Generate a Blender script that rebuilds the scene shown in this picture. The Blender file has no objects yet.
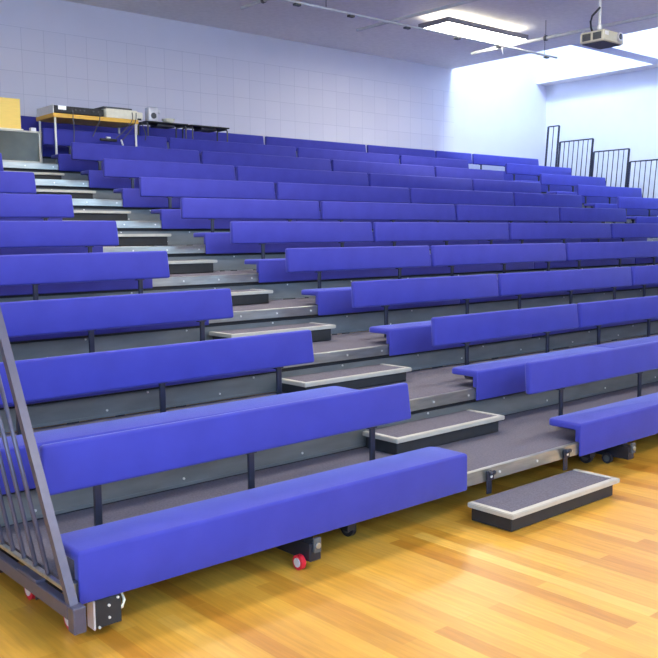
import bpy, bmesh, math, random
from mathutils import Vector, Matrix
random.seed(7)
C = bpy.context.scene.collection
SC = bpy.context.scene

# ------------------------------------------------------------------ materials
def srgb(r, g, b):
    f = lambda c: (c/255)/12.92 if c/255 <= .04045 else ((c/255+.055)/1.055)**2.4
    return (f(r), f(g), f(b), 1)

def mat(name, col, rough=.5, metal=0, noise=0, nscale=20, bump=0, bscale=200, spec=.5, sheen=0, stretch=(1, 1, 1)):
    m = bpy.data.materials.new(name); m.use_nodes = True
    nt = m.node_tree; b = nt.nodes['Principled BSDF']
    b.inputs['Base Color'].default_value = col
    b.inputs['Roughness'].default_value = rough
    b.inputs['Metallic'].default_value = metal
    b.inputs['Specular IOR Level'].default_value = spec
    if sheen:
        b.inputs['Sheen Weight'].default_value = sheen
        b.inputs['Sheen Roughness'].default_value = .4
        b.inputs['Sheen Tint'].default_value = (.55, .6, 1, 1)
    tc = nt.nodes.new('ShaderNodeTexCoord'); mp = nt.nodes.new('ShaderNodeMapping')
    mp.inputs['Scale'].default_value = stretch
    nt.links.new(tc.outputs['Object'], mp.inputs['Vector'])
    if noise:
        n = nt.nodes.new('ShaderNodeTexNoise'); n.inputs['Scale'].default_value = nscale; n.inputs['Detail'].default_value = 4
        nt.links.new(mp.outputs[0], n.inputs['Vector'])
        r = nt.nodes.new('ShaderNodeMapRange')
        r.inputs['From Min'].default_value = .3; r.inputs['From Max'].default_value = .7
        r.inputs['To Min'].default_value = 1-noise; r.inputs['To Max'].default_value = 1+noise
        nt.links.new(n.outputs['Fac'], r.inputs['Value'])
        mx = nt.nodes.new('ShaderNodeVectorMath'); mx.operation = 'SCALE'
        mx.inputs[0].default_value = col[:3]
        nt.links.new(r.outputs[0], mx.inputs['Scale']); nt.links.new(mx.outputs[0], b.inputs['Base Color'])
    if bump:
        n2 = nt.nodes.new('ShaderNodeTexNoise'); n2.inputs['Scale'].default_value = bscale
        nt.links.new(mp.outputs[0], n2.inputs['Vector'])
        bp = nt.nodes.new('ShaderNodeBump'); bp.inputs['Strength'].default_value = bump; bp.inputs['Distance'].default_value = .002
        nt.links.new(n2.outputs['Fac'], bp.inputs['Height']); nt.links.new(bp.outputs[0], b.inputs['Normal'])
    return m

def emis(name, col, strength):
    m = bpy.data.materials.new(name); m.use_nodes = True
    nt = m.node_tree; nt.nodes.clear()
    e = nt.nodes.new('ShaderNodeEmission'); o = nt.nodes.new('ShaderNodeOutputMaterial')
    e.inputs['Color'].default_value = col; e.inputs['Strength'].default_value = strength
    nt.links.new(e.outputs[0], o.inputs[0])
    return m

M = {}
M['fabric'] = mat('blue_fabric', (.043, .046, .33, 1), .8, noise=.07, nscale=6, bump=.25, bscale=500, spec=.25, sheen=.35)
M['carpet'] = mat('grey_carpet', srgb(98, 95, 108), .95, noise=.18, nscale=90, bump=.5, bscale=300, spec=.15)
M['alu'] = mat('aluminium', srgb(172, 175, 170), .32, .85, noise=.18, nscale=5, stretch=(1, 6, 6))
M['trim'] = mat('pale_trim', srgb(188, 186, 177), .45, .3, noise=.05, nscale=12)
M['riser'] = mat('grey_steel_sheet', srgb(122, 126, 128), .42, .35, noise=.14, nscale=3, stretch=(1, 1, 4))
M['dark'] = mat('dark_steel', srgb(44, 44, 54), .4, .3, noise=.1, nscale=14)
M['post'] = mat('charcoal_steel', srgb(50, 52, 66), .35, .45, noise=.08, nscale=20)
M['rail'] = mat('slate_steel', srgb(86, 86, 106), .35, .4, noise=.08, nscale=20)
M['black'] = mat('black_board', srgb(38, 40, 44), .55, noise=.12, nscale=15)
M['red'] = mat('red_rubber', srgb(200, 30, 50), .4, noise=.05)
M['hub'] = mat('pale_hub', srgb(215, 215, 220), .35, .3, noise=.05)
M['bolt'] = mat('bright_bolt', srgb(235, 235, 232), .3, .4, noise=.04)
M['wall'] = mat('lavender_paint', srgb(210, 209, 224), .75, noise=.015, nscale=3, bump=.05, bscale=60)
M['white_wall'] = mat('white_paint', srgb(218, 220, 230), .75, noise=.015, nscale=3, bump=.05, bscale=60)
M['ceil'] = mat('ceiling_paint', srgb(236, 233, 230), .85, noise=.05, nscale=14, bump=.3, bscale=90)
M['pine'] = mat('yellow_wood', srgb(250, 214, 108), .45, noise=.04, nscale=8, stretch=(1, 6, 12))
M['tablewood'] = mat('amber_wood', srgb(244, 190, 74), .45, noise=.05, nscale=8, stretch=(1, 6, 12))
M['cream'] = mat('cream_plastic', srgb(238, 234, 212), .45, noise=.05)
M['legw'] = mat('pale_tube', srgb(236, 234, 228), .4, noise=.04)
M['screen'] = mat('dark_glass_front', srgb(58, 62, 50), .25, noise=.25, nscale=5)
M['proj'] = mat('beige_casing', srgb(196, 192, 172), .4, noise=.04)
M['vent'] = mat('dark_vent', srgb(82, 84, 86), .6, noise=.1)
M['lampframe'] = mat('grey_lamp_frame', srgb(128, 126, 136), .5, noise=.04)
M['lens'] = mat('lens_glass', srgb(16, 16, 22), .08, noise=.05)
M['rod'] = mat('galvanised_rod', srgb(206, 208, 208), .4, 0, noise=.06)
M['wframe'] = mat('white_frame', srgb(232, 232, 236), .5, noise=.02)
M['tube'] = emis('lamp_diffuser', (1, .94, .80, 1), 32)
M['sky'] = emis('daylight_glazing', (.40, .66, 1, 1), 3.5)
M['sky2'] = emis('daylight_glazing_bright', (.66, .82, 1, 1), 27)
M['tube_up'] = emis('lamp_upper_diffuser', (1, .95, .76, 1), 5)
M['added_win'] = emis('added_window_glow', (.44, .68, 1, 1), 13)  # glow of the added, unseen front and left windows

def floor_mat():
    m = bpy.data.materials.new('timber_floor'); m.use_nodes = True
    nt = m.node_tree; b = nt.nodes['Principled BSDF']
    tc = nt.nodes.new('ShaderNodeTexCoord'); mp = nt.nodes.new('ShaderNodeMapping')
    mp.inputs['Rotation'].default_value = (0, 0, math.pi/2)
    nt.links.new(tc.outputs['Object'], mp.inputs['Vector'])
    br = nt.nodes.new('ShaderNodeTexBrick')
    br.offset = .37; br.offset_frequency = 2; br.squash = 1.0
    br.inputs['Scale'].default_value = 1
    br.inputs['Brick Width'].default_value = 1.35; br.inputs['Row Height'].default_value = .085
    br.inputs['Mortar Size'].default_value = .0012; br.inputs['Mortar Smooth'].default_value = .2
    br.inputs['Bias'].default_value = 0
    br.inputs['Color1'].default_value = (0, 0, 0, 1); br.inputs['Color2'].default_value = (1, 1, 1, 1)
    br.inputs['Mortar'].default_value = (.2, .2, .2, 1)
    nt.links.new(mp.outputs[0], br.inputs['Vector'])
    cr = nt.nodes.new('ShaderNodeValToRGB')
    e = cr.color_ramp.elements
    e[0].position = 0; e[0].color = srgb(182, 122, 38)
    e[1].position = 1; e[1].color = srgb(226, 180, 84)
    for p, c in ((.25, srgb(210, 156, 58)), (.55, srgb(216, 164, 64)), (.8, srgb(198, 142, 48))):
        x = cr.color_ramp.elements.new(p); x.color = c
    nt.links.new(br.outputs['Color'], cr.inputs[0])
    # grain along the boards
    mp2 = nt.nodes.new('ShaderNodeMapping'); mp2.inputs['Scale'].default_value = (22, 1.6, 1)
    nt.links.new(tc.outputs['Object'], mp2.inputs['Vector'])
    n = nt.nodes.new('ShaderNodeTexNoise'); n.inputs['Scale'].default_value = 2.2; n.inputs['Detail'].default_value = 6
    nt.links.new(mp2.outputs[0], n.inputs['Vector'])
    r = nt.nodes.new('ShaderNodeMapRange'); r.inputs['From Min'].default_value = .3; r.inputs['From Max'].default_value = .7
    r.inputs['To Min'].default_value = .86; r.inputs['To Max'].default_value = 1.1
    nt.links.new(n.outputs['Fac'], r.inputs['Value'])
    mx = nt.nodes.new('ShaderNodeVectorMath'); mx.operation = 'SCALE'
    nt.links.new(cr.outputs[0], mx.inputs[0]); nt.links.new(r.outputs[0], mx.inputs['Scale'])
    nt.links.new(mx.outputs[0], b.inputs['Base Color'])
    b.inputs['Roughness'].default_value = .3
    b.inputs['Specular IOR Level'].default_value = .5
    nr = nt.nodes.new('ShaderNodeTexNoise'); nr.inputs['Scale'].default_value = 1.4
    nt.links.new(tc.outputs['Object'], nr.inputs['Vector'])
    rr = nt.nodes.new('ShaderNodeMapRange'); rr.inputs['To Min'].default_value = .24; rr.inputs['To Max'].default_value = .42
    nt.links.new(nr.outputs['Fac'], rr.inputs['Value']); nt.links.new(rr.outputs[0], b.inputs['Roughness'])
    return m
M['floor'] = floor_mat()

def grid_mat():
    m = bpy.data.materials.new('panelled_lavender_cladding'); m.use_nodes = True
    nt = m.node_tree; b = nt.nodes['Principled BSDF']
    tc = nt.nodes.new('ShaderNodeTexCoord'); sx = nt.nodes.new('ShaderNodeSeparateXYZ'); cx = nt.nodes.new('ShaderNodeCombineXYZ')
    nt.links.new(tc.outputs['Object'], sx.inputs[0])
    nt.links.new(sx.outputs['X'], cx.inputs['X']); nt.links.new(sx.outputs['Z'], cx.inputs['Y'])
    br = nt.nodes.new('ShaderNodeTexBrick'); br.offset = 0; br.squash = 1
    br.inputs['Scale'].default_value = 1
    br.inputs['Brick Width'].default_value = .322; br.inputs['Row Height'].default_value = .301
    br.inputs['Mortar Size'].default_value = .004; br.inputs['Mortar Smooth'].default_value = .3
    br.inputs['Color1'].default_value = srgb(211, 210, 224); br.inputs['Color2'].default_value = srgb(207, 206, 221)
    br.inputs['Mortar'].default_value = srgb(186, 186, 204)
    nt.links.new(cx.outputs[0], br.inputs['Vector']); nt.links.new(br.outputs['Color'], b.inputs['Base Color'])
    b.inputs['Roughness'].default_value = .7
    return m
M['grid'] = grid_mat()

# ------------------------------------------------------------------ mesh helpers
def box(bm, x0, x1, y0, y1, z0, z1, mi=0, bev=0, seg=2):
    vs = [bm.verts.new((x, y, z)) for x in (x0, x1) for y in (y0, y1) for z in (z0, z1)]
    fs = [bm.faces.new([vs[i] for i in q]) for q in ((0, 1, 3, 2), (4, 6, 7, 5), (0, 4, 5, 1), (2, 3, 7, 6), (0, 2, 6, 4), (1, 5, 7, 3))]
    for f in fs: f.material_index = mi
    if bev:
        es = list({e for f in fs for e in f.edges})
        bmesh.ops.bevel(bm, geom=es, offset=bev, segments=seg, affect='EDGES', profile=.5, clamp_overlap=True)
    return vs

def prism(bm, prof, x0, x1, mi=0):
    """extrude a (y, z) outline along X"""
    a = [bm.verts.new((x0, y, z)) for y, z in prof]; b = [bm.verts.new((x1, y, z)) for y, z in prof]
    n = len(prof); fs = []
    for i in range(n):
        j = (i+1) % n; fs.append(bm.faces.new((a[i], a[j], b[j], b[i])))
    fs.append(bm.faces.new(a[::-1])); fs.append(bm.faces.new(b))
    for f in fs: f.material_index = mi
    return fs

def tube(bm, pts, r, mi=0, seg=10, sq=False):
    pts = [Vector(p) for p in pts]; rings = []
    up = Vector((0, 0, 1))
    for i, p in enumerate(pts):
        d = ((pts[min(i+1, len(pts)-1)]-p).normalized() + (p-pts[max(i-1, 0)]).normalized()).normalized()
        a = d.cross(up)
        if a.length < .05: a = d.cross(Vector((1, 0, 0)))
        a.normalize(); b = d.cross(a)
        if sq: ang = [math.pi/4+k*math.pi/2 for k in range(4)]; rr = r*1.414
        else: ang = [2*math.pi*k/seg for k in range(seg)]; rr = r
        rings.append([bm.verts.new(p+a*math.cos(t)*rr+b*math.sin(t)*rr) for t in ang])
    n = len(rings[0])
    for q, w in zip(rings, rings[1:]):
        for k in range(n):
            f = bm.faces.new((q[k], q[(k+1) % n], w[(k+1) % n], w[k])); f.material_index = mi; f.smooth = not sq
    for ring in (rings[0][::-1], rings[-1]):
        f = bm.faces.new(ring); f.material_index = mi

def cyl(bm, p, axis, r, h, mi=0, seg=24):
    a = Vector(axis).normalized()*h/2
    tube(bm, [Vector(p)-a, Vector(p)+a], r, mi, seg)

def mk(name, bm, mats, parent=None, smooth=False):
    bmesh.ops.recalc_face_normals(bm, faces=bm.faces)
    me = bpy.data.meshes.new(name); bm.to_mesh(me); bm.free()
    for m in (mats if isinstance(mats, (list, tuple)) else [mats]): me.materials.append(M[m])
    if smooth:
        me.shade_smooth()
        me.set_sharp_from_angle(angle=math.radians(50))
    o = bpy.data.objects.new(name, me); C.objects.link(o)
    if parent: o.parent = parent
    return o

def tag(o, label, cat, group=None):
    o['label'] = label; o['category'] = cat
    if group: o['group'] = group
    return o

def thing(name, loc, label, cat, group=None):
    o = bpy.data.objects.new(name, None); C.objects.link(o)
    o.location = loc; o.empty_display_size = .1
    return tag(o, label, cat, group)

def struct(name, bm, mats):
    o = mk(name, bm, mats); o['kind'] = 'structure'; return o

def B(): return bmesh.new()

def copy_tree(root):
    r = root.copy(); C.objects.link(r)
    for ch in list(root.children):
        c = ch.copy(); C.objects.link(c); c.parent = r
        for g in list(ch.children):
            d = g.copy(); C.objects.link(d); d.parent = c
    return r

# ------------------------------------------------------------------ measures
P, H, D0 = .85, .254, .246
DY = [0, -.007, .012, .017, .008, .033, .021, .008, -.017, -.034, -.03]
DZ = [0, -.005, -.021, -.010, -.011, -.006, -.001, .003, .007, .008, .008]
YK = [k*P+DY[k] for k in range(11)]
ZK = [D0+k*H+DZ[k] for k in range(11)]
X0, X1 = -2.31, 12.94
YW = 9.1; ZC = 4.98; XR = 13.5
ORD = ['front', 'second', 'third', 'fourth', 'fifth', 'sixth', 'seventh', 'eighth', 'ninth', 'tenth', 'top']

# ------------------------------------------------------------------ the room
XL_, YF = -7.0, -6.6
bm = B(); box(bm, XL_-.2, XR+.2, YF-.2, YW+.2, -.1, 0); struct('floor', bm, 'floor')
bm = B(); box(bm, XL_-.2, XR+.2, YW, YW+.2, 0, 7.9); struct('wall_back', bm, 'wall')
bm = B(); box(bm, XR, XR+.2, YF, YW, 0, ZC+.12); struct('wall_right', bm, 'white_wall')
bm = B(); LW = (-6.0, -2.6, 1.7, 4.3)
box(bm, XL_-.2, XL_, YF, LW[0], 0, ZC+.12); box(bm, XL_-.2, XL_, LW[1], YW, 0, ZC+.12)
box(bm, XL_-.2, XL_, LW[0], LW[1], 0, LW[2]); box(bm, XL_-.2, XL_, LW[0], LW[1], LW[3], ZC+.12)
struct('wall_left', bm, 'wall')
bm = B()
for q in ((LW[0], LW[1], LW[2], LW[2]+.06), (LW[0], LW[1], LW[3]-.06, LW[3]), (LW[0], LW[0]+.06, LW[2]+.06, LW[3]-.06), (LW[1]-.06, LW[1], LW[2]+.06, LW[3]-.06), (-4.33, -4.27, LW[2]+.06, LW[3]-.06)):
    box(bm, XL_-.12, XL_-.05, q[0], q[1], q[2], q[3])
w = struct('window_6', bm, 'wframe')  # unseen window, added for stronger light on the left benches
bm = B(); box(bm, XL_-.10, XL_-.09, LW[0]+.06, LW[1]-.06, LW[2]+.06, LW[3]-.06); mk('pane', bm, 'added_win', w)
# front wall with high windows behind the viewer, unseen, added to light the bench fronts
bm = B()
box(bm, XL_, XR, YF-.2, YF, 0, 2.2); box(bm, XL_, XR, YF-.2, YF, 4.6, ZC+.12)
WX = [(-6.4, -3.9), (-3.5, -1.0), (6.2, 8.7)]
ed = [XL_]+[v for w in WX for v in w]+[XR]
for a, b in zip(ed[::2], ed[1::2]): box(bm, a, b, YF-.2, YF, 2.2, 4.6)
struct('wall_front', bm, 'wall')
for i, (a, b) in enumerate(WX):
    bm = B()
    for q in ((a, b, 2.2, 2.26), (a, b, 4.54, 4.6), (a, a+.06, 2.26, 4.54), (b-.06, b, 2.26, 4.54), ((a+b)/2-.03, (a+b)/2+.03, 2.26, 4.54)):
        box(bm, q[0], q[1], YF-.12, YF-.05, q[2], q[3])
    w = struct('window_%d' % (i+1), bm, 'wframe')
    bm = B(); box(bm, a+.06, b-.06, YF-.10, YF-.09, 2.26, 4.54); mk('pane', bm, 'added_win', w)
# ceiling with the long rooflight beside the right wall
SX0, SX1 = 10.25, 13.12
bm = B()
box(bm, XL_, SX0, YF, YW, ZC, ZC+.12)
box(bm, SX1, XR, YF, YW, ZC, ZC+.12)
box(bm, SX0, SX1, YF, .2, ZC, ZC+.12)
struct('ceiling', bm, 'ceil')
bm = B()
box(bm, SX0-.1, SX0, .2, YW, ZC+.12, 7.5); box(bm, SX1, SX1+.1, .2, YW, ZC+.12, 7.5); box(bm, SX0, SX1, .1, .2, ZC+.12, 7.5)
struct('trim_1', bm, 'white_wall')
for i, y in enumerate((6.1, 3.0)):
    bm = B(); box(bm, SX0, SX1, y-.17, y+.17, ZC, ZC+.35); struct('trim_%d' % (i+2), bm, 'white_wall')
bm = B()
for y in (.2, 2.4, 4.6, 6.8, YW-.08): box(bm, 12.151, SX1, y, y+.06, 7.38, 7.42)
w = struct('window_4', bm, 'wframe')
bm = B(); box(bm, 12.15, SX1, .2, YW, 7.43, 7.45); mk('pane', bm, 'sky', w)
bm = B(); box(bm, 11.1, 12.15, .1, YW, 7.50, 7.6); box(bm, 12.1, 12.15, .2, YW, 7.36, 7.4999); box(bm, 11.1, 11.15, .2, YW, 7.36, 7.4999); struct('trim_6', bm, 'white_wall')  # unseen solid ridge between glazing strips, shaped to sharpen the wall shadow edges
bm = B()
for y in (.2, 2.4, 4.6, 6.8, YW-.08): box(bm, SX0, 11.099, y, y+.06, 7.38, 7.42)
w = struct('window_5', bm, 'wframe')
bm = B(); box(bm, SX0, 11.099, .2, YW, 7.43, 7.45); mk('pane', bm, 'sky2', w)
bm = B(); box(bm, XL_, 10.3, YW-.025, YW, 2.3, 4.52, bev=.004); struct('trim_4', bm, 'grid')
bm = B(); box(bm, XL_, SX0, YW-.012, YW, 4.52, ZC); struct('trim_5', bm, 'wall')

# ------------------------------------------------------------------ raked platforms
def bolts(bm, x0, x1, step, y, zs, mi, r=.008):
    x = x0
    while x < x1:
        for z in zs: cyl(bm, (x, y, z), (0, 1, 0), r, .006, mi, 8)
        x += step

def caster(parent, x, y, r=.05, m='red'):
    bm = B(); cyl(bm, (x, y, r), (1, 0, 0), r, .026, 0, 24)
    w = mk('caster_wheel', bm, m, parent, True)
    bm = B(); cyl(bm, (x, y, r), (1, 0, 0), r*.62, .034, 0, 20); mk('hub', bm, 'hub' if m == 'red' else 'vent', w, True)

for k in range(11):
    y0, z0 = YK[k], ZK[k]
    y1 = YK[k+1]+.03 if k < 10 else YW-.03
    t = thing('seating_platform', (0, y0, 0), ('grey carpeted platform with a metal nosing under the %s row of blue benches' % ORD[k]), 'platform', 'raked seating platforms')
    bm = B(); box(bm, X0, X1, .012, y1-y0-.002, z0-.03, z0); mk('deck', bm, 'carpet', t)
    bm = B()
    box(bm, X0, X1, 0, .011, z0-.072, z0+.003, 0, .002, 1)
    box(bm, X0, X1, .0115, .03, z0+.0005, z0+.003)
    box(bm, X0, X1, .012, .03, z0-.072, z0-.066)
    bolts(bm, X0+.1, X1, .36, -.002, [z0-.036], 1)
    mk('nosing', bm, ['alu', 'bolt'], t)
    if k:
        zb = ZK[k-1]
        bm = B(); box(bm, X0, X1, .036, .046, zb+.004, z0-.105)
        box(bm, X0, X1, .030, .036, zb+.004, zb+.02)
        box(bm, X0, X1, .0465, .052, z0-.115, z0-.0305, 2)  # last box: black strip standing in for shade in the gap under the nosing
        bolts(bm, X0+.22, X1, .82, .033, [zb+.045], 1, .007); bolts(bm, X0+.5, X1, .82, .033, [z0-.115], 1, .007)
        mk('riser_panel', bm, ['riser', 'bolt', 'black'], t)
    # supporting columns and wheeled feet
    bm = B() if k else None
    xs = [-2.25, -.72, 1.5, 3.6, 5.9, 8.3, 10.5, 12.8]
    if k:
        bm.free()
        for x in xs:
            bm = B(); box(bm, x-.025, x+.025, .06, .11, .02, z0-.031); box(bm, x-.03, x+.03, .0, .0595, .09, .15); mk('support_post', bm, 'dark', t)
        if k == 1:
            bm = B(); box(bm, X0+.05, X1-.05, .12, .14, .03, z0-.031); mk('shade_panel', bm, 'dark', t)  # dark sheet added so the space under the decks reads as shade
        for x in xs[1:4] if k == 1 else []:
            caster(t, x+.045, -.62, .05, 'dark')
        if k == 1:
            for x in xs[1:4]:
                bm = B(); box(bm, x-.03, x+.03, -.70, -.001, .06, .13); mk('foot_beam', bm, 'dark', t)
    else:
        for x in (-1.11, 1.70, 2.9, 4.6, 6.4, 8.2, 10.4, 12.7):
            bm = B(); box(bm, x-.035, x+.035, -.03, .7, .045, .135, 0, .004, 1)
            box(bm, x-.028, x+.028, .02, .07, .135, z0-.075)
            mk('foot_beam', bm, 'dark', t)
            bm = B(); box(bm, x-.02, x+.022, -.048, -.031, .09, .16, 0, .003, 1); cyl(bm, (x, -.05, .125), (0, 1, 0), .014, .012, 1, 12)
            mk('end_bracket', bm, ['vent', 'alu'], t)
            caster(t, x-.052, (.03 if x < 0 else .12), .036, 'red' if x < 0 else 'dark')
        cuts = [X0+.04]+[v for x in xs[1:4] for v in (x-.035, x+.035)]+[X1-.04]
        for a, b in zip(cuts[::2], cuts[1::2]):
            if b-a > .05:
                bm = B(); box(bm, a, b, .46, .47, .03, z0-.031); mk('shade_panel', bm, 'black', t)  # black sheet standing in for the deep shade under the front row
        # brackets that tie the floor step to the front edge
        for x in (.205, .955):
            bm = B(); box(bm, x-.022, x+.022, -.012, -.003, z0-.145, z0-.01, 0, .003, 1)
            box(bm, x-.03, x+.03, -.022, -.0125, z0-.065, z0-.015, 0, .006, 2)
            cyl(bm, (x, -.027, z0-.02), (1, 0, 0), .013, .05, 0, 12)
            cyl(bm, (x, -.024, z0-.04), (0, 1, 0), .009, .006, 1, 10)
            mk('hinge_bracket', bm, ['post', 'bolt'], t)

# ------------------------------------------------------------------ benches
SF, SB_, ST, SBOT = -.021, .242, .126, -.086
mesh_cache = {}
def seat_mesh(L, rl, rr):
    """L-shaped cushion: a deep pad and a front apron; aisle ends are rounded in plan"""
    bm = B(); th = .045; at = .042
    prof = [(SF, SBOT), (SF, ST), (SB_, ST), (SB_, ST-th), (SF+at, ST-th), (SF+at, .006), (-.0075, .006), (-.0075, SBOT)]
    prism(bm, prof, 0, L)
    bm.edges.ensure_lookup_table()
    def sel(f): return [e for e in bm.edges if f(e.verts[0].co, e.verts[1].co)]
    ends = ([0] if rl else [])+([L] if rr else [])
    es = sel(lambda a, b: abs(a.x-b.x) < 1e-6 and abs(a.y-b.y) < 1e-6 and abs(a.y-SB_) < 1e-6 and any(abs(a.x-x) < 1e-6 for x in ends))
    if es: bmesh.ops.bevel(bm, geom=es, offset=.05, segments=4, affect='EDGES', profile=.5)
    bmesh.ops.recalc_face_normals(bm, faces=bm.faces)
    bmesh.ops.bevel(bm, geom=sel(lambda a, b: abs(a.z-ST) < 1e-6 and abs(b.z-ST) < 1e-6), offset=.017, segments=3, affect='EDGES', profile=.5, clamp_overlap=True)
    bmesh.ops.bevel(bm, geom=[e for e in bm.edges if e.calc_face_angle(0) > math.radians(40)], offset=.006, segments=2, affect='EDGES', profile=.5, clamp_overlap=True)
    return bm
def back_mesh(L):
    bm = B()
    y0, z0, y1, z1, th = .337, .272, .357, .485, .05
    # the board leans back a little and its ends lean with it
    prism(bm, [(y0, z0), (y1, z1), (y1+th, z1-.004), (y0+th, z0-.004)], 0, L)
    for v in bm.verts:
        if v.co.z > .4: v.co.x += (.010 if v.co.x < L/2 else -.008)
    bmesh.ops.bevel(bm, geom=list(bm.edges), offset=.016, segments=3, affect='EDGES', profile=.5, clamp_overlap=True)
    return bm
def make_bench(L, s_in, e_in, posts, rl, rr):
    """L seat length; backrest from s_in to L-e_in; posts = x positions"""
    t = bpy.data.objects.new('bench_section', None); C.objects.link(t); t.empty_display_size = .1
    mk('seat', seat_mesh(L, rl, rr), 'fabric', t, True)
    bk = mk('backrest', back_mesh(L-s_in-e_in), 'fabric', t, True); bk.location.x = s_in
    for x in posts:
        bm = B()
        box(bm, x-.017, x+.017, .345, .364, .002, .271, 0, .003, 1); box(bm, x-.03, x+.03, .345, .385, .262, .2705)
        mk('post', bm, 'post', t)
        bm = B()
        box(bm, x-.02, x+.02, .035, .235, .055, .079, 0, .002, 1); box(bm, x-.02, x+.02, .19, .344, .006, .02, 0, .002, 1)
        box(bm, x-.02, x+.02, .19, .215, .02, .06)
        mk('seat_bracket', bm, 'dark', t)
    bm = B(); box(bm, .36, L-.36, .065, .185, .004, .03); mk('cable_tray', bm, 'black', t)
    return t
blocks = [  # x start, seat length, start inset, end inset, posts, rounded ends, block phrase, section phrase, name
    (-2.29, 2.29, .0, .092, [.27, 1.09, 1.92], 0, 1, 'left block', 'between the handrail and the aisle'),
    (1.099, 1.824, -.034, .024, [.33, 1.36], 1, 0, 'middle block', 'section beside the left aisle'),
    (2.929, 2.344, .006, .024, [.30, 1.16, 1.98], 0, 0, 'middle block', 'second section from the left aisle'),
    (5.279, 2.332, .006, .024, [.25, 1.16, 2.0], 0, 0, 'middle block', 'third section from the left aisle'),
    (7.617, 1.86, .006, .01, [.30, 1.5], 0, 1, 'middle block', 'last section beside the right aisle'),
    (10.60, 2.28, .02, .01, [.27, 1.09, 1.95], 1, 1, 'right block', 'against the black railing panels'),
]
cols = [  # first and last row each block is seen in
    (0, 7), (0, 10), (0, 10), (0, 10), (0, 10), (0, 10)]
protos = {}
for bi, (bx, L, si, ei, ps, rl, rr, blk, sec) in enumerate(blocks):
    for k in range(cols[bi][0], cols[bi][1]+1):
        t = make_bench(L, si, ei, ps, rl, rr) if bi not in protos else copy_tree(protos[bi])
        protos.setdefault(bi, t)
        t.location = (bx, YK[k], ZK[k]+.004)
        t.name = 'bench_section'
        if bi == 0:
            next(c for c in t.children if c.name.startswith('backrest')).location.x = {0: .030, 1: .01, 2: -.012, 3: -.018, 4: -.01}.get(k, 0)
            if k == 0:
                b0 = next(c for c in t.children if c.name.startswith('backrest')); b0.location.z = -.014; b0.rotation_euler.y = -.014/2.2
        tag(t, 'blue padded bench, %s of the %s, %s' % (('%s row' % ORD[k]) if k < 10 else 'top row', blk, sec), 'bench', 'blue bench sections of the %s' % blk)
# top row carries on across both aisles
for bx, L, lab in ((9.49, 1.10, 'short blue bench bridging the right aisle in the top row'),
                   (.01, 1.06, 'short blue bench closing the left aisle in the top row, behind the equipment')):
    t = make_bench(L, 0, .01, [.3, .8], 0, 0)
    t.location = (bx, YK[10], ZK[10]+.004); tag(t, lab, 'bench', 'short benches closing the aisles')

# ------------------------------------------------------------------ aisle steps
def make_step(w, hgt):
    """origin at the top back left corner of the tread; hgt = height of the riser box below the tread"""
    t = bpy.data.objects.new('aisle_step', None); C.objects.link(t); t.empty_display_size = .1
    d = .31; tr = .04; th = .028
    bm = B(); box(bm, tr, w-tr, -d+tr, 0, -.024, -.003); mk('tread', bm, 'carpet', t)
    bm = B()
    out = [(0, 0), (0, -d), (w, -d), (w, 0)]; inn = [(tr, 0), (tr, -d+tr), (w-tr, -d+tr), (w-tr, 0)]
    vt = {}
    for nm, pl, z in (('ot', out, 0), ('it', inn, 0), ('ob', out, -th), ('ib', inn, -th)):
        vt[nm] = [bm.verts.new((x, y, z)) for x, y in pl]
    for i in range(3):
        bm.faces.new((vt['ot'][i], vt['ot'][i+1], vt['it'][i+1], vt['it'][i]))
        bm.faces.new((vt['ob'][i], vt['ib'][i], vt['ib'][i+1], vt['ob'][i+1]))
        bm.faces.new((vt['ot'][i], vt['ob'][i], vt['ob'][i+1], vt['ot'][i+1]))
        bm.faces.new((vt['it'][i], vt['it'][i+1], vt['ib'][i+1], vt['ib'][i]))
    for i in (0, 3): bm.faces.new((vt['ot'][i], vt['it'][i], vt['ib'][i], vt['ob'][i]))
    bmesh.ops.recalc_face_normals(bm, faces=bm.faces)
    bmesh.ops.bevel(bm, geom=[e for e in bm.edges if e.calc_face_angle(0) > .3], offset=.004, segments=2, affect='EDGES', clamp_overlap=True)
    mk('edge_trim', bm, 'trim', t)
    bm = B(); box(bm, .028, w-.028, -d+.03, -.006, -th-hgt, -th-.0005, 0, .004, 1)
    mk('riser_box', bm, ['black', 'bolt'], t)
    return t
prev = None
for k in range(10):
    zt = ZK[k]-.135
    zb = 0 if k == 0 else ZK[k-1]
    for side, x, w in (('left', (-.036 if k == 0 else .004), (1.042 if k == 0 else 1.034)), ('right', 9.50, 1.05)):
        t = make_step(w, zt-.03-zb-.002)
        t.location = (x, YK[k]-(.050 if k == 0 else .004), zt)
        lab = ('low carpeted step with pale edging on the timber floor before the %s aisle' % side if k == 0 else
               'carpeted half step with pale edging in the %s aisle, on the %s platform' % (side, ORD[k-1]))
        tag(t, lab, 'step', 'steps in the %s aisle' % side)

# ------------------------------------------------------------------ left handrail
t = thing('handrail_panel', (-2.337, 0, 0), 'slanted dark metal handrail panel with bars at the left end of the benches', 'handrail')
sl = .593  # lean: run per rise
def rp(y, z): return (0, y-.016+(z-.267)*sl, z)
bm = B(); tube(bm, [rp(0, .175), rp(0, 1.42)], .017, sq=True); mk('end_post', bm, 'rail', t)
bm = B(); tube(bm, [rp(.90, .255), rp(.90, 1.42)], .017, sq=True); mk('end_post', bm, 'rail', t)
bm = B(); tube(bm, [rp(-.015, 1.437), rp(.915, 1.437)], .017, sq=True); mk('top_rail', bm, 'rail', t)
bm = B(); box(bm, -.012, .012, .0, .95, .232, .250, 0, .003, 1); mk('bottom_rail', bm, 'alu', t)
for i in range(6):
    y = .170+.12*i
    bm = B(); tube(bm, [rp(y+.012, .2505), rp(y, 1.419)], .0095); mk('bar', bm, 'rail', t)
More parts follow.
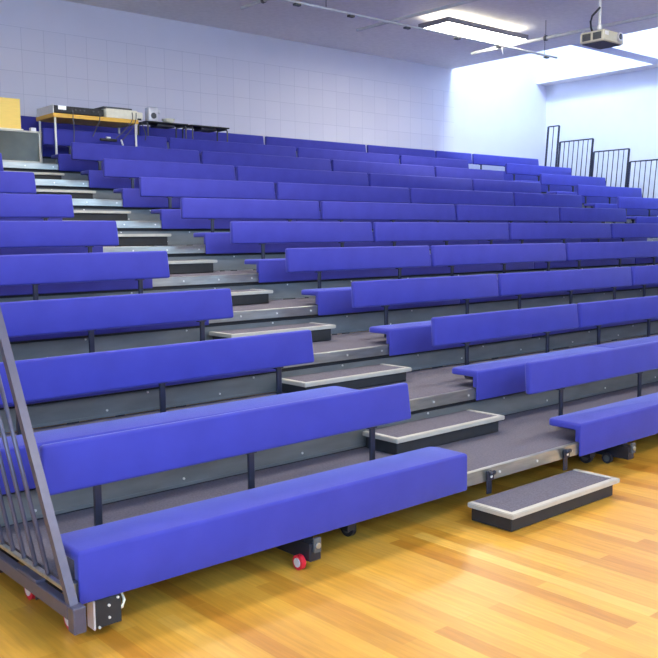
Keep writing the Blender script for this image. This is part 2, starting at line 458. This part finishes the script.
bm = B(); box(bm, -.022, .016, -.06, 1.1, .137, .198, 0, .004, 1); box(bm, -.026, .016, .22, .42, .1985, .212, 0, .003, 1)
box(bm, -.022, .03, -.115, -.0605, .095, .198, 0, .004, 1)
mk('side_beam', bm, 'rail', t)
for y in (.15, .56):
    caster(t, .085, y, .046)
    bm = B(); box(bm, .06, .11, y-.03, y+.03, .093, .135); mk('caster_bracket', bm, 'dark', t)
# control box
t = thing('control_box', (-2.165, .03, .037), 'small black control box hanging under the left end of the front bench', 'box')
bm = B(); box(bm, -.05, .062, -.028, .03, 0, .118, 0, .005, 2)
mk('casing', bm, 'black', t)
bm = B(); box(bm, -.060, -.051, -.03, .032, -.004, .118, 0, .003, 1); mk('side_plate', bm, 'hub', t)
for x, z in ((.006, .085), (.006, .035), (-.038, .006), (.045, .108)):
    bm = B(); cyl(bm, (x, -.031, z), (0, 1, 0), .0055, .008, 0, 10); mk('screw', bm, 'bolt', t)
bm = B(); tube(bm, [(.062, .0, .045), (.078, .0, .048), (.088, .0, .075), (.086, .02, .10), (.08, .05, .135)], .007); mk('cable', bm, 'cream', t, True)
bm = B(); box(bm, -.02, .03, .0, .02, .1185, .136); mk('hanger', bm, 'dark', t)

# ------------------------------------------------------------------ right railing panels
ztop = {0: 1.27, 1: 1.53, 2: 1.79, 3: 2.04, 4: 2.30, 5: 2.56, 6: 2.81, 7: 3.068, 8: 3.335, 9: 3.615, 10: 3.975}
for k in range(0, 11):
    ya = k*P-.12; yb = k*P+.70 if k < 10 else 8.66
    zb = ZK[k]; zt = ztop[k]; ln = .08
    t = thing('railing_panel', (12.98, ya, zb), 'black railing panel by the right wall beside the %s row of benches' % ORD[k], 'railing', 'stepped railing panels by the right wall')
    def q(y, z): return (0, y-ya+(zt-z)*ln, z-zb)
    for y in (ya, yb):
        bm = B(); tube(bm, [q(y, zb-.06), q(y, zt)], .016, sq=True); mk('end_post', bm, 'post', t)
    bm = B(); tube(bm, [q(ya, zt), q(yb, zt)], .013, sq=True); mk('top_rail', bm, 'post', t)
    bm = B(); tube(bm, [q(ya, zb+.10), q(yb, zb+.10)], .013, sq=True); mk('bottom_rail', bm, 'post', t)
    n = max(2, round((yb-ya)/.115))
    for i in range(1, n):
        y = ya+(yb-ya)*i/n
        bm = B(); tube(bm, [q(y, zb+.10), q(y, zt-.01)], .010, seg=8); mk('bar', bm, 'post', t)

# ------------------------------------------------------------------ equipment at the top of the left aisle
z9 = ZK[9]
t = thing('equipment_table', (1.18, 7.885, z9), 'yellow-edged table on pale legs carrying audio equipment at the top left', 'table')
bm = B(); box(bm, 0, 1.225, 0, .55, .625, .678, 0, .004, 1); mk('tabletop', bm, 'tablewood', t)
for x, y in ((.03, .018), (1.185, .018), (.03, .50), (1.185, .50)):
    bm = B(); tube(bm, [(x, y, .003), (x, y, .6245)], .0145); mk('leg', bm, 'legw', t)
bm = B(); bm.free()
zt9 = z9+.678
t = thing('audio_receiver', (1.20, 7.90, zt9+.001), 'long low black audio unit with a white label on the left of the yellow-edged table', 'audio unit')
bm = B(); box(bm, 0, .70, .01, .50, .012, .10, 0, .004, 1); mk('casing', bm, 'black', t)
bm = B(); box(bm, .06, .17, .006, .0095, .05, .10); mk('white_label', bm, 'bolt', t)
for x in (.30, .36, .42, .55, .62):
    bm = B(); cyl(bm, (x, .004, .06), (0, 1, 0), .012, .011, 0, 14); mk('knob', bm, 'vent', t)
bm = B()
for x in (.04, .66):
    for y in (.05, .45): box(bm, x-.015, x+.015, y-.015, y+.015, 0, .0118)
mk('rubber_foot', bm, 'vent', t)
bm = B(); box(bm, -.012, -.0005, .0, .52, .0, .105, 0, .002, 1); mk('side_plate', bm, 'legw', t)
t = thing('audio_machine', (1.93, 7.90, zt9+.001), 'cream rectangular machine with cables at the right end of the yellow-edged table', 'machine')
bm = B(); box(bm, 0, .47, .0, .40, .0, .125, 0, .012, 2); mk('casing', bm, 'cream', t, True)
bm = B(); box(bm, -.03, .40, .02, .38, .1255, .148, 0, .005, 1); mk('lid', bm, 'vent', t)
bm = B(); box(bm, .471, .58, .05, .30, .02, .115, 0, .012, 2); mk('end_cap', bm, 'cream', t, True)
bm = B(); box(bm, .48, .55, .045, .0495, .005, .03); mk('port', bm, 'black', t)
cb = [
    ('thin dark cable hanging straight down from the black audio unit', [(1.44, 7.868, zt9+.05), (1.44, 7.862, zt9-.05), (1.445, 7.862, zt9-.2), (1.44, 7.866, zt9-.36)]),
    ('dark cable curving down from the middle of the yellow-edged table', [(1.82, 7.868, zt9+.04), (1.81, 7.86, zt9-.05), (1.76, 7.86, zt9-.16), (1.71, 7.87, zt9-.27)]),
    ('grey cable slanting down left from the cream machine', [(2.30, 7.868, zt9+.09), (2.29, 7.86, zt9-.02), (2.18, 7.86, zt9-.15), (2.05, 7.86, zt9-.27)]),
    ('second grey cable slanting steeply from the cream machine to the white plug', [(2.36, 7.868, zt9+.09), (2.34, 7.858, zt9-.03), (2.24, 7.85, zt9-.17), (2.125, 7.86, zt9-.30)]),
    ('short dark cable loop at the right end of the yellow-edged table', [(2.45, 7.89, zt9-.02), (2.47, 7.87, zt9-.10), (2.50, 7.87, zt9-.20), (2.49, 7.875, zt9-.27)]),
]
for lab, pts in cb:
    # smooth the run
    P_ = [Vector(p) for p in pts]; out = []
    for i in range(len(P_)-1):
        p0 = P_[max(i-1, 0)]; p1 = P_[i]; p2 = P_[i+1]; p3 = P_[min(i+2, len(P_)-1)]
        for s in range(5):
            u = s/5
            out.append(.5*((2*p1)+(p2-p0)*u+(2*p0-5*p1+4*p2-p3)*u*u+(3*p1-p0-3*p2+p3)*u**3))
    out.append(P_[-1])
    bm = B(); tube(bm, out, .006, seg=8); tag(mk('cable', bm, 'vent', None, True), lab, 'cable', 'cables under the equipment table')
t = thing('cable_adapter', (1.80, 7.80, zt9-.35), 'dark flat adapter with a white plug hanging under the equipment table', 'adapter')
bm = B(); box(bm, 0, .24, .02, .07, .03, .065, 0, .01, 2); mk('casing', bm, 'black', t, True)
bm = B(); box(bm, .09, .15, .03, .06, .066, .088, 0, .004, 1); mk('white_plug', bm, 'bolt', t)
bm = B(); tube(bm, [(.30, .03, .04), (.33, .04, -.03), (.335, .05, -.08)], .012); tag(mk('plug', bm, 'bolt', None, True), 'white plug hanging at the end of a grey cable', 'plug').location = (1.80, 7.80, zt9-.33)

t = thing('equipment_cabinet', (.02, YK[9]+.02, z9+.004), 'dark-fronted cabinet in a pale frame standing at the top of the left aisle', 'cabinet')
w_, h_ = .87, .39
bm = B(); box(bm, .012, w_-.012, .02, .38, .01, h_-.01); mk('body', bm, 'vent', t)
bm = B(); box(bm, .021, w_-.021, .006, .0195, .021, h_-.021); mk('front_panel', bm, 'screen', t)
bm = B()
for q in ((0, w_, 0, .02), (0, w_, h_-.02, h_), (0, .02, .02, h_-.02), (w_-.02, w_, .02, h_-.02)): box(bm, q[0], q[1], 0, .0198, q[2], q[3], 0, .002, 1)
mk('frame', bm, 'trim', t)
bm = B(); box(bm, 0, w_, .0205, .39, h_-.0095, h_); mk('cabinet_top', bm, 'trim', t)
t = thing('wooden_box', (.08, YK[9]+.09, z9+.004+h_+.001), 'plain yellow wooden box standing on the dark-fronted cabinet', 'box')
bm = B(); box(bm, 0, .60, 0, .28, .02, .385, 0, .004, 1); mk('body', bm, 'pine', t)
bm = B(); box(bm, -.02, .62, -.02, .285, 0, .0195, 0, .003, 1); mk('base_board', bm, 'cream', t)
bm = B(); box(bm, 0, .07, 0, .06, 0, .045, 0, .006, 2)
tag(mk('small_box', bm, 'hub'), 'tiny white box beside the yellow wooden box on the cabinet', 'box').location = (.79, YK[9]+.06, z9+.004+h_+.001)

def desk(x, w, lab):
    t = thing('folding_desk', (x, 8.06, z9), lab, 'desk', 'small dark desks behind the benches')
    hh = .69
    bm = B(); box(bm, -.02, w+.02, -.01, .30, hh, hh+.018, 0, .006, 2); mk('desktop', bm, 'black', t)
    for xx in (.012, w-.012):
        bm = B()
        tube(bm, [(xx, .012, .003), (xx, .012, hh-.04), (xx, .03, hh-.012), (xx, .27, hh-.012), (xx, .285, hh-.04), (xx, .285, .003)], .0115)
        mk('leg_frame', bm, 'vent', t, True)
    bm = B(); box(bm, .18, w-.18, .04, .25, hh-.045, hh-.001, 0, .01, 2); mk('tray', bm, 'dark', t)
desk(2.64, .645, 'small dark desk on thin legs holding a cream bowl, left of its twin')
desk(3.375, .635, 'small empty dark desk on thin legs, right of the one with the bowl')
zd = z9+.69+.023
bm = B()
for i, (r, z) in enumerate(((.05, 0), (.075, .02), (.095, .055), (.098, .062))): pass
prof = [(.05, 0), (.075, .02), (.097, .06), (.092, .062), (.07, .026), (.045, .01)]
seg = 24; rings = [[bm.verts.new((r*math.cos(2*math.pi*a/seg), r*math.sin(2*math.pi*a/seg), z)) for a in range(seg)] for r, z in prof]
for q_, w2 in zip(rings, rings[1:]):
    for a in range(seg): bm.faces.new((q_[a], q_[(a+1) % seg], w2[(a+1) % seg], w2[a]))
bm.faces.new(rings[0][::-1]); bm.faces.new(rings[-1])
tag(mk('bowl', bm, 'cream', None, True), 'small cream bowl standing on the left dark desk', 'bowl').location = (3.06, 8.2, zd)
t = thing('desk_speaker', (2.70, 8.12, zd), 'small white speaker with a dark patch at the left end of the dark desk', 'speaker')
bm = B(); box(bm, 0, .15, 0, .12, 0, .20, 0, .014, 2); mk('casing', bm, 'hub', t, True)
bm = B(); cyl(bm, (.075, -.004, .08), (0, 1, 0), .042, .009, 0, 20); mk('grille', bm, 'vent', t)
bm = B(); box(bm, .155, .20, .02, .09, .12, .17, 0, .006, 1); mk('handle', bm, 'hub', t)

# ------------------------------------------------------------------ ceiling: luminaires, lighting bars, projector
def luminaire(x, y, lab):
    t = thing('ceiling_light', (x, y, 4.80), lab, 'ceiling light', 'fluorescent ceiling lights')
    w, d = 1.98, .62
    bm = B()
    for q in ((0, w, 0, .02), (0, w, d-.02, d)): box(bm, q[0], q[1], q[2], q[3], 0, .075)
    for q in ((0, .02), (w-.02, w)): box(bm, q[0], q[1], .02, d-.02, 0, .075)
    for xx in (.5, 1.0, 1.5): box(bm, xx-.01, xx+.01, .02, d-.02, .03, .05)
    mk('frame', bm, 'lampframe', t)
    bm = B(); box(bm, .021, w-.021, .021, d-.021, .002, .028); mk('diffuser', bm, 'tube', t)
    bm = B(); box(bm, .021, w-.021, .021, d-.021, .052, .060); mk('upper_diffuser', bm, 'tube_up', t)
    for xx in (.35, w-.35):
        bm = B(); tube(bm, [(xx, d/2, .076), (xx, d/2, ZC-4.80-.001)], .006, seg=6); mk('hanger', bm, 'vent', t)
luminaire(6.62, 5.98, 'bright rectangular fluorescent light hanging from the ceiling, between the lighting bars')
luminaire(-1.6, 1.3, 'bright rectangular fluorescent light over the front rows, above the left block')
luminaire(3.0, 1.3, 'bright rectangular fluorescent light over the front rows, above the middle block')

luminaire(-1.6, -4.2, 'added out-of-view fluorescent light over the open floor near the added windows, left one')  # unseen lamp, added for general light at the front
luminaire(3.0, -4.2, 'added out-of-view fluorescent light over the open floor near the added windows, right one')  # its unseen twin, also added for general light

luminaire(-.2, 3.6, 'added out-of-view fluorescent light above the middle rows near the left aisle')  # unseen lamp, added to brighten the back left wall and rows
def bar(pts, r, lab, wires):
    t = thing('lighting_bar', (0, 0, 0), lab, 'lighting bar', 'suspended lighting bars')
    a, b = Vector(pts[0]), Vector(pts[1])
    bm = B(); tube(bm, [a, b], r, seg=12); mk('pipe', bm, 'rod', t, True)
    for f in wires:
        p = a.lerp(b, f)
        bm = B(); tube(bm, [(p.x, p.y, p.z+r), (p.x, p.y, ZC-.001)], .005, seg=6); mk('suspension_wire', bm, 'vent', t)
        bm = B(); cyl(bm, p, b-a, r*1.5, .045, 0, 14); mk('clamp', bm, 'vent', t)
bar([(3.47, 6.90, 4.68), (3.55, 2.0, 4.68)], .022, 'pale suspended bar running toward the viewer, leftmost near the top edge', (.1, .8))
bar([(5.62, 6.92, 4.70), (5.76, 2.0, 4.70)], .024, 'grey suspended bar crossing the long cross bar left of the bright ceiling light', (.5, .9))
bar([(8.32, 6.95, 4.70), (8.45, 1.0, 4.70)], .028, 'grey suspended bar passing behind the projector', (.25, .85))
t = thing('lighting_track', (0, 0, 0), 'long thin white cross track hung below the ceiling with small clamps', 'lighting track')
bm = B(); tube(bm, [(3.0, 6.05, 4.63), (9.5, 6.05, 4.63)], .017, seg=10); mk('track', bm, 'rod', t, True)
for x in (3.75, 4.7, 5.8, 6.9, 7.9, 9.2):
    bm = B(); box(bm, x-.05, x+.05, 6.02, 6.08, 4.585, 4.612, 0, .004, 1); mk('clamp', bm, 'vent', t)
for x in (4.25, 6.72, 9.15):
    bm = B(); tube(bm, [(x, 6.05, 4.65), (x, 6.05, ZC-.001)], .005, seg=6); mk('suspension_wire', bm, 'vent', t)
bm = B(); tube(bm, [(8.0, 6.05, 4.61), (8.03, 6.05, 4.50)], .010, seg=8); mk('pull_cord', bm, 'wframe', t)

# projector
t = thing('projector', (6.09, 3.0, 3.945), 'beige video projector hanging from a ceiling pole', 'projector')
bm = B(); box(bm, 0, .45, 0, .34, 0, .135, 0, .018, 3)
mk('casing', bm, 'proj', t, True)
bm = B(); box(bm, .02, .43, .02, .32, -.010, -.0005, 0, .004, 1); mk('underside', bm, 'vent', t)
for a, b in ((.035, .15), (.185, .30)):
    bm = B(); box(bm, -.006, -.0005, a, b, .025, .11)
    for i in range(6): box(bm, -.010, -.0062, a+.004, b-.004, .032+i*.013, .037+i*.013)
    mk('vent', bm, 'vent', t)
bm = B(); cyl(bm, (.335, -.012, .078), (0, 1, 0), .055, .030, 0, 28); lr = mk('lens_ring', bm, 'hub', t, True)
bm = B(); cyl(bm, (.335, -.0285, .078), (0, 1, 0), .036, .004, 0, 24); mk('lens', bm, 'lens', lr, True)
bm = B(); box(bm, .02, .10, -.004, -.0005, .07, .115); mk('sticker', bm, 'bolt', t)
bm = B(); box(bm, .12, .33, .08, .26, .1355, .155, 0, .004, 1); tube(bm, [(.14, .15, .155), (.14, .15, .22)], .03, seg=12); mk('mount', bm, 'legw', t)
bm = B(); tube(bm, [(.14, .15, .2205), (.14, .15, ZC-3.945-.001)], .018, seg=12); mk('ceiling_pole', bm, 'rod', t, True)
bm = B(); cyl(bm, (.02, .30, .147), (0, 0, 1), .012, .024, 0, 10); mk('knob', bm, 'hub', t)
pts = [(.06, .20, .136), (.03, .20, .18), (.0, .19, .25), (.02, .18, .32), (.08, .16, .38), (.125, .14, .43)]
bm = B(); tube(bm, pts, .013, seg=8); mk('cable', bm, 'black', t, True)

# ------------------------------------------------------------------ camera
f = 878.824; yaw, pitch, roll = .7121, -.1022, -.0112
fw = Vector((math.sin(yaw)*math.cos(pitch), math.cos(yaw)*math.cos(pitch), math.sin(pitch)))
rt = Vector((math.cos(yaw), -math.sin(yaw), 0)); up = rt.cross(fw)
c, s = math.cos(roll), math.sin(roll)
rt, up = rt*c+up*s, -rt*s+up*c
cam = bpy.data.objects.new('camera', bpy.data.cameras.new('camera')); C.objects.link(cam)
mw = Matrix((rt, up, -fw)).transposed().to_4x4(); mw.translation = Vector((-3.6892, -3.1329, 1.5634))
cam.matrix_world = mw
cam.data.sensor_width = 36; cam.data.lens = 36*f/658; cam.data.clip_start = .05
SC.camera = cam

# ------------------------------------------------------------------ world and view
w = bpy.data.worlds.new('sky'); SC.world = w; w.use_nodes = True
w.node_tree.nodes['Background'].inputs[0].default_value = (.6, .72, 1, 1)
w.node_tree.nodes['Background'].inputs[1].default_value = .3
SC.view_settings.view_transform = 'Standard'; SC.view_settings.look = 'None'
SC.view_settings.gamma = 1; SC.view_settings.use_curve_mapping = False
SC.view_settings.exposure = .10
SC.cycles.max_bounces = 10; SC.cycles.diffuse_bounces = 6
